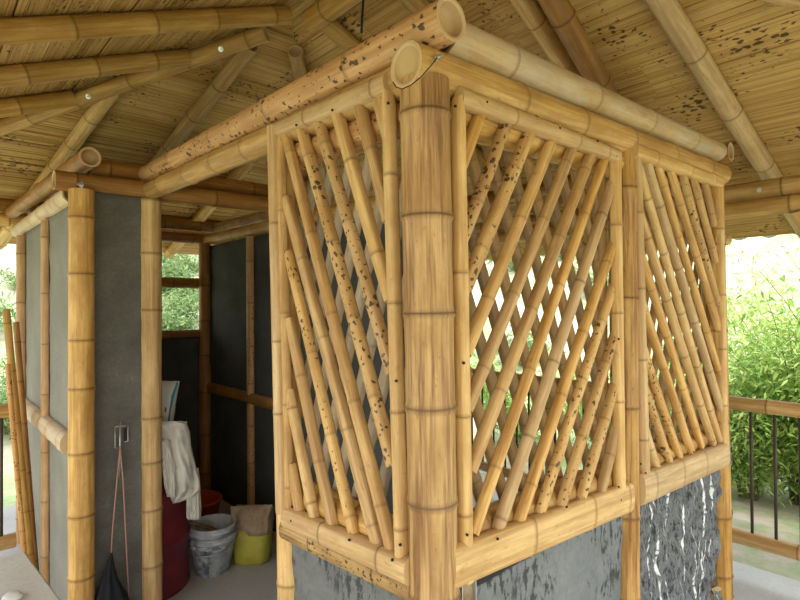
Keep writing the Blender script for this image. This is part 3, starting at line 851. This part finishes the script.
# battens, mid rails
def halfp(name,pa,pb,w,th,nrm,label,cat,mat,seed,sp=.3,nodes=None):
    o=slat(name,pa,pb,w,th,nrm,mat,seed,sp,None,nodes=nodes); tag(o,label,cat); return o
bt=PX(47.5,208,-.355); 
halfp('batten',(-.352,PX(47,300,-.352).y,0),(-.352,PX(47,300,-.352).y,2.10),.075,.03,(-1,0,0),'reddish half bamboo batten in the middle of the left outer wall','batten','tan',501)
halfp('batten',(-.352,PX(24,300,-.352).y,0),(-.352,PX(24,300,-.352).y,2.10),.085,.045,(-1,0,0),'half bamboo batten at the far end of the left outer wall','batten','tan',502)
ym=PX(47,300,-.352).y
zmr=PX(62,440,-.37).z
halfp('mid_rail',(-.35,2.10,zmr),(-.35,ym-.03,zmr),.10,.05,(-1,0,0),'short whitish plastered rail on the left outer wall, next to the golden post','rail','dusty',503)
halfp('mid_rail',(-.35,ym+.03,zmr),(-.35,3.80,zmr),.10,.05,(-1,0,0),'whitish plastered rail on the left outer wall, beyond the reddish batten','rail','dusty',504)
yb=PX(248.5,350,.96).y
halfp('batten',(.985,yb,0),(.985,yb,2.13),.075,.035,(-1,0,0),'mould-spotted half bamboo batten on the inner dark wall','batten','spot',505)
zi=PX(262,402,.96).z
halfp('mid_rail',(.985,3.68,zi),(.985,1.02,zi),.085,.04,(-1,0,0),'bamboo mid rail across the inner dark wall','rail','brown',506)
pole('post',(.955,3.68,0),(.955,3.68,2.15),.05,.05,'brown',.32,507,label='dark bamboo post in the back corner beside the small window',cat='post')
# window in the back wall: bamboo sill and a middle rail
w1=empty('window_1',(.5,3.72,zs)); tag(w1,'small unglazed window with one middle rail at the back of the dark room',None,None,'structure')
pole('window_sill',(.05,3.72,zs),(.93,3.72,zs),.035,.035,'brown',.3,511,parent=w1)
zmw=PY(180,283,3.72).z
pole('window_rail',(.05,3.72,zmw),(.93,3.72,zmw),.045,.045,'brown',.3,512,parent=w1)
pole('window_jamb',(.07,3.72,zs),(.07,3.72,2.15),.035,.035,'brown',.3,513,parent=w1)

# small square box opening in the render under the sill, next to the corner post
jb=empty('wall_box',PY(469,592,-.02)); tag(jb,'small white-rimmed square box in the grey wall beside the corner post foot','box')
mb=MB()
c0=PY(461.5,583,-.024); c1=PY(476,602,-.024); 
for (x0,z0,x1,z1) in ((c0.x,c0.z-.003,c1.x,c0.z),(c0.x,c1.z,c1.x,c1.z+.003),(c0.x,c1.z,c0.x+.003,c0.z),(c1.x-.003,c1.z,c1.x,c0.z)):
    mb.box((x0,-.026,z0),(x1,.0,z1))
link_local('rim',mb,M['steel'],jb)
mb=MB(); nn=14; g=[]
for a in range(nn+1):
    g.append([mb.vert((c0.x+.002+(c1.x-c0.x-.004)*a/nn,-.014-.008*noise.noise(V((a*.9,b_*.9,2))),c1.z+.002+(c0.z-c1.z-.004)*b_/nn)) for b_ in range(nn+1)])
for a in range(nn):
    for b_ in range(nn): mb.face([g[a][b_],g[a+1][b_],g[a+1][b_+1],g[a][b_+1]])
link_local('filling',mb,M['paper'],jb)

# ------------------------------------------------------------------ floor slab
mb=MB(); mb.box((-1.75,-1.9,-.16),(2.86,4.45,0)); 
fl=link('floor',mb.mesh('floor'),M['floor'],None,False); tag(fl,'grey concrete floor slab of the pavilion',None,None,'structure')

# ------------------------------------------------------------------ railings
def railing(name,label,fpt,u0,u1,zt,zb,step,seed,ends=()):
    e=empty(name,fpt(u0,0)); tag(e,label,'railing')
    pole('top_rail',fpt(u0,zt),fpt(u1,zt),.042,.04,'gold',.42,seed,parent=e)
    pole('bottom_rail',fpt(u0,zb),fpt(u1,zb),.042,.042,'gold',.5,seed+1,parent=e)
    u=u0+step*.5
    while u<u1:
        mb=MB(); mb.tube([fpt(u,zb),fpt(u,zt)],.0085,8); link_local('baluster',mb,M['iron'],e)
        u+=step
    for k in ends:
        pole('railing_post',fpt(k,0),fpt(k,zt-.03),.04,.04,'gold',.35,seed+int(k*7)+9,parent=e)
    return e
ptop=PX(760,406,EX); pbot=PX(760,542,EX)
railing('railing','bamboo railing with dark iron balusters along the right veranda edge',lambda u,z:V((EX,u,z)),-1.42,4.16,ptop.z,pbot.z,.118,601,(1.4,))
YR=2.98
railing('railing','short bamboo railing at the far left edge, closing the side walkway',lambda u,z:V((u,YR,z)),-1.6,-.47,PY(3,411,YR).z,PY(6,542,YR).z,.125,621,(-1.58,))

# leaning poles at the left
for (a,b,r,mt,lab,sd) in (((6,309),(33,585),.021,'rafter','tall split bamboo pole leaning by the left outer wall, highest of the three',631),
                       ((16,322),(37,585),.017,'brown','dark thin bamboo pole leaning behind the tallest one at the left',632),
                       ((7.5,364),(27,585),.014,'spot','shorter bamboo pole leaning in front at the far left',633)):
    yy=2.78 if sd!=632 else 2.86
    yy=2.72 if sd==633 else yy
    p=PY(*a,yy); q=PY(*b,yy); d=(p-q).normalized(); q=q+d*((0.012-q.z)/d.z)
    pole('bamboo_pole',q,p,r,r*.9,mt,.26,sd,n=16,label=lab,cat='pole',group='bamboo poles leaning at the left')

# ------------------------------------------------------------------ table at bottom left
def rbox(mb,lo,hi,r=.006):
    bm=bmesh.new(); bmesh.ops.create_cube(bm,size=1)
    lo=V(lo);hi=V(hi)
    for v in bm.verts: v.co=V((lo[i]+(v.co[i]+.5)*(hi[i]-lo[i]) for i in range(3)))
    bmesh.ops.bevel(bm,geom=bm.edges[:],offset=r,segments=2,affect='EDGES')
    base=len(mb.v); bm.verts.ensure_lookup_table()
    for v in bm.verts: mb.vert(v.co)
    for f in bm.faces:
        n=f.normal; ax=max(range(3),key=lambda i:abs(n[i])); ij=[i for i in range(3) if i!=ax]
        mb.face([base+v.index for v in f.verts],[(v.co[ij[0]],v.co[ij[1]]) for v in f.verts],0,False)
    bm.free()
tc=PZ(25,551,.75); te=PZ(62,600,.75)-tc
tb=empty('table',(tc.x,tc.y,0)); tag(tb,'pale concrete-topped table at the bottom left corner','table')
mb=MB(); rbox(mb,(-.80,-1.0,.705),(0,0,.75))
o=link('table_top',mb.mesh('table_top'),M['tabletop'],None,False); o.parent=tb
for sx,sy in ((-.74,-.94),(-.06,-.94),(-.74,-.06),(-.06,-.06)):
    o=pole('leg',(sx,sy,0),(sx,sy,.705),.04,.04,'gold',.28,int(700+sx*10+sy*100)); o.parent=tb
tb.rotation_euler.z=math.atan2(te.y,te.x)+PI/2
# small pale lump on the table edge of the photo
q=PZ(13,600,.75)
mb=MB(); bm=bmesh.new(); bmesh.ops.create_icosphere(bm,subdivisions=3,radius=.02)
for v in bm.verts:
    k=1+.25*noise.noise(v.co*60); v.co=V((v.co.x*1.3*k,v.co.y*k,max(v.co.z*.7*k,-.011)))
for v in bm.verts: mb.vert(v.co+q+V((0,0,.011)))
for f in bm.faces: mb.face([v.index for v in f.verts])
bm.free()
tag(link('cement_lump',mb.mesh('cement_lump'),M['tabletop']),'small pale cement lump lying on the table top','lump')

# ------------------------------------------------------------------ hook and hanging bag on the dark wall
YW=2.025
hk=empty('wall_hook',PY(122,440,YW)); tag(hk,'steel latch plate and rod fixed on the narrow dark wall','hook')
A=lambda px,py,d=.012: PY(px,py,YW-d)
mb=MB(); mb.tube([A(120,421),A(120,455),A(119.5,478)],.005,8); link_local('rod',mb,M['steel'],hk)
mb=MB(); mb.tube([A(115,427,.008),A(115,448,.008),A(118.5,448,.008)],.0025,6); mb.tube([A(115,427,.008),A(128,425.5,.008),A(128,441,.008),A(124.5,442,.008)],.0025,6); link_local('wire_frame',mb,M['steel'],hk)
mb=MB(); mb.box(tuple(A(124,441,.006)+V((0,-.001,0))),tuple(A(128,428,.006)+V((0,.004,0)))); link_local('slot_plate',mb,M['nail'],hk)
mb=MB(); mb.tube([A(120,448,.012),A(120,448,.04),A(120,444,.05)],.004,6); link_local('hook',mb,M['steel'],hk)
# black bag on pink cord
bg=empty('drawstring_bag',PY(115,585,YW-.05)); tag(bg,'black cloth bag hanging on a pink cord from the wall hook','bag')
mb=MB()
K=lambda px,py,d=.04: PY(px,py,YW-d)
mb.tube([K(120,446),K(117,480),K(112.5,530),K(111,556)],.003,6); mb.tube([K(120,446),K(123,480),K(126.5,550),K(129,600)],.003,6)
link_local('cord',mb,M['cord'],bg)
mb=MB(); rows=[]
prof=[(111.5,553,.9),(110.5,560,2.6),(109.5,570,4.5),(109,580,7),(110,590,10.5),(111,600,14.5),(112,620,17.5),(112,650,18.5),(111,680,16),(110,688,4)]
for j,(cx,cy,hw) in enumerate(prof):
    c=K(cx,cy,.06); r=hw*2.62/FPX; row=[]
    for k in range(40):
        an=2*PI*k/40; f=1+.16*math.sin(an*7+j*.35)*min(1,j/3)+.08*math.sin(an*3+j)
        row.append(mb.vert(c+V((math.cos(an)*r*f,math.sin(an)*min(r,.045)*f*.8,0))))
    rows.append(row)
for a,b in zip(rows,rows[1:]):
    for k in range(40): mb.face([a[k],b[k],b[(k+1)%40],a[(k+1)%40]])
mb.face(rows[0]); mb.face(rows[-1][::-1])
link_local('pouch',mb,M['black'],bg)

# ------------------------------------------------------------------ things in the dark room
def drum(c):
    e=empty('oil_drum',c); tag(e,'dark red steel drum standing inside the doorway','drum')
    r=.285; H=.86; mb=MB()
    prof=[(.0,.02),(r-.02,.02),(r-.008,0),(r,.0),(r,.02),(r-.004,.03)]
    for zc_ in (.29,.575):
        prof+= [(r-.004,zc_-.03),(r+.006,zc_-.012),(r+.008,zc_),(r+.006,zc_+.012),(r-.004,zc_+.03)]
    prof+=[(r-.004,H-.03),(r+.004,H-.012),(r+.006,H-.004),(r,H),(r-.012,H),(r-.014,H-.02),(0,H-.02)]
    mb.lathe(prof,c,48); link_local('body',mb,M['drum'],e)
    mb=MB(); mb.lathe([(0,H-.018),(.035,H-.018),(.035,H-.005),(0,H-.003)],V(c)+V((.1,-.15,0)),16); link_local('bung',mb,M['steel'],e)
    return e
dc=V((.035,2.42,0)); drum(dc)
DH=.86
# sack standing on the drum
def sackshape(name,prof,c,mat,parent,n=44,wr=.03,seed=1,flat_=.6,rotz=0,depth=None):
    mb=MB(); rows=[]
    for j,(z,rx,ry) in enumerate(prof):
        row=[]
        for k in range(n):
            an=2*PI*k/n
            ca,sa=math.cos(an),math.sin(an)
            e=.55
            x=rx*math.copysign(abs(ca)**e,ca); y=ry*math.copysign(abs(sa)**e,sa)
            f=1+wr*noise.noise(V((ca*2.3+seed,sa*2.3,z*9)))*2
            p=V((x*f,y*f,z+.015*noise.noise(V((ca*3,sa*3+seed,z*5)))*(1 if 0<j else 0)))
            row.append(mb.vert(V(c)+Matrix.Rotation(rotz,3,'Z')@p))
        rows.append(row)
    for j,(a,b) in enumerate(zip(rows,rows[1:])):
        for k in range(n):
            mb.face([a[k],a[(k+1)%n],b[(k+1)%n],b[k]],[(k/n,prof[j][0]),((k+1)/n,prof[j][0]),((k+1)/n,prof[j+1][0]),(k/n,prof[j+1][0])])
    mb.face(rows[0][::-1]); mb.face(rows[-1])
    if parent: return link_local(name,mb,mat,parent)
    return link(name,mb.mesh(name),mat,None,False)
s_=sackshape('sack',[(0,.065,.045),(.02,.075,.05),(.12,.088,.055),(.22,.105,.045),(.275,.118,.022),(.30,.122,.008)],V((.150,2.405,DH)),M['sack'],None,wr=.06,rotz=math.radians(-42))
tag(s_,'white woven sack with blue and red print, propped on the red drum','sack')
# shirt draped over the drum: thick folded cloth
def shirt():
    e=empty('shirt',V((.09,2.2,DH))); tag(e,'off-white cotton shirt draped over the red drum','shirt')
    # rows of the hanging body: (image height, left, right) seen on the drum's near side
    def surf(name,rows,yfun,thick,folds,seed):
        mb=MB(); nu=36; F=[];B=[]
        for j,(py,xl,xr) in enumerate(rows):
            f=[];b=[]
            for i in range(nu+1):
                a=i/nu; px=xl+(xr-xl)*a
                p=PY(px,py,yfun(py))
                amp=.013*min(1,.25+j/len(rows)*1.2)
                h=amp*(math.sin(a*folds+j*.12+.8*noise.noise(V((a*2,j*.12,seed))))+.45*noise.noise(V((a*9,j*.16,seed+3)))*2)+.012*noise.noise(V((a*4,j*.5,seed)))
                edge=math.sin(PI*a)**.4 if 0<a<1 else 0
                dirn=(cam_loc-p).normalized()
                f.append(mb.vert(p+dirn*(h+.03*edge))); b.append(mb.vert(p-dirn*thick*.5+dirn*h*.4))
            F.append(f);B.append(b)
        for A,A2,fl in ((F[:-1],F[1:],0),(B[:-1],B[1:],1)):
            for r0,r1_ in zip(A,A2):
                for i in range(nu):
                    q=[r0[i],r1_[i],r1_[i+1],r0[i+1]]; mb.face(q if not fl else q[::-1])
        n=len(rows)
        for j in range(n-1):
            mb.face([F[j][0],B[j][0],B[j+1][0],F[j+1][0]]); mb.face([F[j][nu],F[j+1][nu],B[j+1][nu],B[j][nu]])
        for i in range(nu):
            mb.face([F[0][i],F[0][i+1],B[0][i+1],B[0][i]]); mb.face([F[n-1][i],B[n-1][i],B[n-1][i+1],F[n-1][i+1]])
        return link_local(name,mb,M['cloth'],e)
    def interp(keys,n):
        out=[]
        for k in range(n+1):
            t=k/n*(len(keys)-1); i=min(int(t),len(keys)-2); f=t-i
            out.append(tuple(keys[i][q]+(keys[i+1][q]-keys[i][q])*f for q in range(3)))
        return out
    surf('body',interp([(421.5,158,181),(424,156,187),(432,157,190),(445,159,191),(458,161,194),(470,164,197),(482,166,200),(490,168,200.5),(497,170,193),(502,172,180),(503.5,173,176)],44),lambda py:2.12,.03,9,1.0)
    surf('sleeve',interp([(468,187,198.5),(480,187.5,200),(495,186.5,200.5),(508,186,201.5),(518,186.5,201),(520,188,199)],26),lambda py:2.16,.04,7,4.0)
    surf('sleeve',interp([(440,158,170),(452,160,172),(470,162,175),(486,164,176),(497,167,176)],20),lambda py:2.09,.02,6,2.0)
    # the part lying over the drum top
    mb=MB(); nu=14; g=[]
    p0=PY(157,423,2.12); p1=PY(187,423,2.12)
    for j in range(9):
        r=[]
        for i in range(nu+1):
            q=p0.lerp(p1,i/nu)+V((.02*j*.3,.035*j,0)); z=max(DH+.012,q.z-.01*j)+.008*noise.noise(V((i*.5,j*.5,2)))
            r.append((mb.vert((q.x,q.y,z+.01)),mb.vert((q.x,q.y,z-.008))))
        g.append(r)
    for j in range(8):
        for i in range(nu):
            mb.face([g[j][i][0],g[j][i+1][0],g[j+1][i+1][0],g[j+1][i][0]]); mb.face([g[j][i][1],g[j+1][i][1],g[j+1][i+1][1],g[j][i+1][1]])
    for j in range(8):
        for i in (0,nu): mb.face([g[j][i][0],g[j+1][i][0],g[j+1][i][1],g[j][i][1]])
    for i in range(nu):
        for j in (0,8): mb.face([g[j][i][0],g[j][i+1][0],g[j][i+1][1],g[j][i][1]])
    link_local('collar',mb,M['cloth'],e)
shirt()
# nested pails
bc=PZ(213,577,0); bdir=(bc-V((cam_loc.x,cam_loc.y,0))).normalized(); bc=bc+bdir*.085
labs=['cement-splashed grey pail standing on the floor, lowest of the nested stack','second grey pail from the floor in the nested stack',
      'third grey pail from the floor in the nested stack','topmost grey pail of the stack, with a wooden float in it']
zoff=[0,.030,.056,.086]
for i in range(4):
    e=empty('pail',bc+V((.004*math.sin(i*2),.004*math.cos(i*3),zoff[i]+.0)))
    tag(e,labs[i],'pail','nested grey pails')
    c=V(e.location); h=.205; rb=.098; rt=.132
    mb=MB(); mb.lathe([(0,0),(rb-.004,0),(rb,.003),(rb+(rt-rb)*.82,h*.82),(rt+.004,h*.84),(rt+.004,h*.87),(rt-.002,h*.88),(rt+.001,h*.965),(rt+.007,h*.97),(rt+.008,h),(rt+.002,h+.003),(rt-.003,h),(rb+.002,.010),(0,.008)],c,40)
    link_local('body',mb,M['pail'] if i==0 else M['pail2'],e)
    if i in (0,3):
        mb=MB(); pts=[]
        dd=V((1,-.3,0)).normalized(); ss=V((0,0,1))
        for k in range(13):
            an=PI*k/12; pts.append(c+V((0,0,h*.9))+V((.741,-.671,0))*((rt+.006)*math.cos(an))+V((-.45,-.5,0)).normalized()*((rt+.02)*math.sin(an))+V((0,0,-.035*math.sin(an))))
        mb.tube(pts,.0025,6); link_local('handle',mb,M['steel'],e)
tp=bc+V((0,0,.086))
e=empty('plaster_float',tp+V((0,0,.12))); tag(e,'brown wooden plaster float lying in the topmost pail','tool')
mb=MB(); mb.tube([tp+V((-.135,.03,.235)),tp+V((-.02,.02,.17)),tp+V((.06,-.02,.125))],[.010,.013,.012],8); link_local('handle',mb,M['trowel'],e)
mb=MB(); rbox(mb,(tp.x-.03,tp.y-.05,tp.z+.035),(tp.x+.075,tp.y+.04,tp.z+.05),.004); 
mb.tube([tp+V((.05,-.015,.13)),tp+V((.03,0,.045))],.008,8); link_local('blade',mb,M['trowel'],e)
# sack: yellow with brown folded top
yc=PZ(253,566,0); yd=(yc-V((cam_loc.x,cam_loc.y,0))).normalized(); yc=yc+yd*.085
e=empty('cement_sack',yc); tag(e,'yellow sack with a crumpled brown paper top, standing right of the pails','sack')
sackshape('body',[(0,.09,.07),(.012,.105,.085),(.08,.112,.09),(.16,.116,.088),(.215,.118,.085)],yc,M['yellow'],e,wr=.05,seed=3,rotz=math.radians(-40))
sackshape('folded_top',[(.185,.121,.089),(.23,.124,.088),(.275,.120,.075),(.31,.127,.045),(.335,.132,.02),(.343,.126,.008)],yc,M['paper'],e,wr=.11,seed=8,rotz=math.radians(-40))
# red tub behind the pails
rc=PZ(187,548,0)+V((.1,.10,0)); rc.z=0
e=empty('tub',rc); tag(e,'red plastic tub on the floor behind the grey pails','tub')
mb=MB(); mb.lathe([(0,0),(.12,0),(.125,.004),(.16,.26),(.172,.262),(.174,.275),(.168,.28),(.156,.276),(.12,.012),(0,.010)],rc,40); link_local('body',mb,M['tub'],e)

# dried leaves at the foot of the far right post
dl=empty('dried_leaves',PY(712,589,-.10)); tag(dl,'dried leaf sprig stuck on the rough wall beside the far right post','leaves')
R=random.Random(5)
for i in range(9):
    mb=MB(); c=PY(712,589,-.055); an=R.uniform(0,2*PI); L=R.uniform(.03,.06)
    d=V((math.cos(an),R.uniform(-.7,-.1),math.sin(an))).normalized(); s=d.cross(V((R.uniform(-1,1),R.uniform(-1,0),R.uniform(-1,1)))).normalized()
    nn=d.cross(s)*.001
    P=[c,c+d*L*.4+s*L*.22+nn*6,c+d*L,c+d*L*.45-s*L*.22-nn*4]
    top=[mb.vert(p+nn) for p in P]; bot=[mb.vert(p-nn) for p in P]
    mb.face(top,None,0,False); mb.face(bot[::-1],None,0,False)
    for k in range(4): mb.face([top[k],bot[k],bot[(k+1)%4],top[(k+1)%4]],None,0,False)
    link_local('leaf',mb,M['dirt'] if i%3 else M['leaf2'],dl)

# ------------------------------------------------------------------ land around
def hz(x,y):
    dx,dy=x-.6,y-1.4
    r=math.hypot(dx,dy); 
    f=max(0,min(1,((dx*.62+dy*.78)/max(r,.1)+.15)/.55)); f=f*f*(3-2*f)
    rise=max(0,r-6.2); rise=rise*.42 if rise<20 else 8.4+(rise-20)*.2
    n=.25*noise.noise(V((x*.35,y*.35,0)))+.5*noise.noise(V((x*.1,y*.1,4)))
    return -.30+f*rise*(1+.25*noise.noise(V((x*.12,y*.12,9))))+n*min(1,max(0,r-3.8)*.3)
mb=MB(); g=[]
nr,na=70,120
for j in range(nr+1):
    r=.5*(140**(j/nr)) ; row=[]
    for i in range(na):
        an=2*PI*i/na; x=.6+r*math.cos(an); y=1.4+r*math.sin(an)
        row.append(mb.vert((x,y,hz(x,y) if r>3.0 else -.30)))
    g.append(row)
for j in range(nr):
    for i in range(na): mb.face([g[j][i],g[j+1][i],g[j+1][(i+1)%na],g[j][(i+1)%na]])
gr=link('ground',mb.mesh('ground'),M['ground'],None,True); tag(gr,'dry grassy hillside rising around the pavilion','ground',None,'structure')

def plant(name,label,cat,group,c,H,W,nst,nlf,leafL,mat,seed,arch=.5):
    R=random.Random(seed); c=V(c)
    e=empty(name,c); tag(e,label,cat,group)
    ms=MB(); ml=MB()
    for s in range(nst):
        an=R.uniform(0,2*PI); h=H*R.uniform(.55,1.0); sp=W*R.uniform(.25,1.0)
        base=V((math.cos(an)*.12*W*R.random(),math.sin(an)*.12*W*R.random(),-.03))
        pts=[]
        for k in range(9):
            t=k/8; pts.append(c+base+V((math.cos(an)*sp*t**1.6,math.sin(an)*sp*t**1.6,h*(t-arch*.35*t**3)/(1-arch*.35))))
        ms.tube(pts,[.011*(1-.85*k/8)*min(1,H/2) for k in range(9)],5)
        for l in range(nlf):
            t=R.uniform(.12,1.0)**.8; i=min(int(t*8),7); f=t*8-i; p=pts[i].lerp(pts[i+1],f)
            p=p+V((R.gauss(0,1),R.gauss(0,1),R.gauss(0,.8)))*(.10*H*.6+.04)
            d=V((R.uniform(-1,1),R.uniform(-1,1),R.uniform(-.9,.45))).normalized()
            L=leafL*R.uniform(.6,1.2); sd=d.cross(V((R.uniform(-1,1),R.uniform(-1,1),1))).normalized()*L*R.uniform(.10,.17)
            drop=V((0,0,-L*.12))
            a=ml.vert(p);b=ml.vert(p+d*L*.4+sd);c2=ml.vert(p+d*L+drop);d2=ml.vert(p+d*L*.4-sd)
            ml.face([a,b,c2,d2],None,0,False)
    link_local('stems',ms,M['twig'],e); link_local('foliage',ml,M[mat],e)
    return e
def gp(px,dist):
    d=ray(px,300); d.z=0; d.normalize(); p=V((cam_loc.x,cam_loc.y,0))+d*dist; p.z=hz(p.x,p.y); return p
plant('leafy_bush','feathery bright green bush right behind the right railing, at the right edge','bush',None,gp(800,6.6),2.15,1.35,40,420,.085,'leafA',1)
plant('leafy_bush','low feathery green bush beside the far right post, behind the balusters','bush',None,gp(746,6.4),1.45,.75,26,380,.08,'leafA',2)
plant('leafy_bush','feathery green bush beyond the right edge of the photo','bush',None,gp(872,6.2),2.5,1.2,26,320,.085,'leafA',3)
plant('leafy_bush','green bush on the slope seen through the near right lattice','bush',None,gp(520,7.5),1.2,1.2,22,260,.09,'leafA',4)
plant('leafy_bush','green bush on the slope seen through the lattice next to the middle post','bush',None,gp(600,7.4),1.2,1.2,22,260,.09,'leafA',5)
plant('leafy_bush','green bush on the slope seen behind the far right lattice','bush',None,gp(665,7.0),1.2,1.0,22,260,.09,'leafA',6)
plant('leafy_bush','green bush outside at the far left edge behind the leaning poles','bush',None,gp(8,9.0),1.0,1.1,20,200,.09,'leafB',7)
# shrubs on the hill: one mesh kind, copied
proto=plant('hill_shrub','small shrub scattered over the pale hillside','shrub','shrubs on the hillside',gp(180,12),.7,.7,14,60,.12,'leafB',20)
R=random.Random(31)
kids=list(proto.children)
spots=[]
for k in range(58):
    px=R.choice([R.uniform(-30,40),R.uniform(140,225),R.uniform(140,225),R.uniform(460,720)]); di=R.uniform(10,24)
    spots.append((px,di))
for k in range(5): spots.append((R.uniform(725,800),R.uniform(19,26)))
for px,di in spots:
    c=proto.copy(); C.objects.link(c); c.location=gp(px,di); s=R.uniform(.6,1.5); c.scale=(s,s,s*R.uniform(.7,1)); c.rotation_euler.z=R.uniform(0,6)
    for ch in kids:
        d=ch.copy(); C.objects.link(d); d.parent=c

# ------------------------------------------------------------------ light
w=bpy.data.worlds.new('world'); sc.world=w; w.use_nodes=True
nt=w.node_tree; bgd=nt.nodes['Background']
tcn=N(nt,'ShaderNodeTexCoord'); sp=N(nt,'ShaderNodeSeparateXYZ'); nt.links.new(tcn.outputs['Generated'],sp.inputs[0])
col=ramp(nt,sp.outputs[2],[(.0,(1.0,.99,.96)),(.35,(.95,.97,1.0)),(1.0,(.80,.89,1.0))])
nt.links.new(col,bgd.inputs[0]); bgd.inputs[1].default_value=1.35
sd=bpy.data.lights.new('sun','SUN'); sd.energy=3.5; sd.angle=math.radians(25); sd.color=(1,.95,.86)
so=bpy.data.objects.new('sun',sd); C.objects.link(so)
so.rotation_euler=(math.radians(24),0,math.radians(-62))
sc.view_settings.view_transform='Standard'; sc.view_settings.look='None'; sc.view_settings.gamma=1.0
sc.view_settings.use_curve_mapping=False
sc.view_settings.exposure=1.12
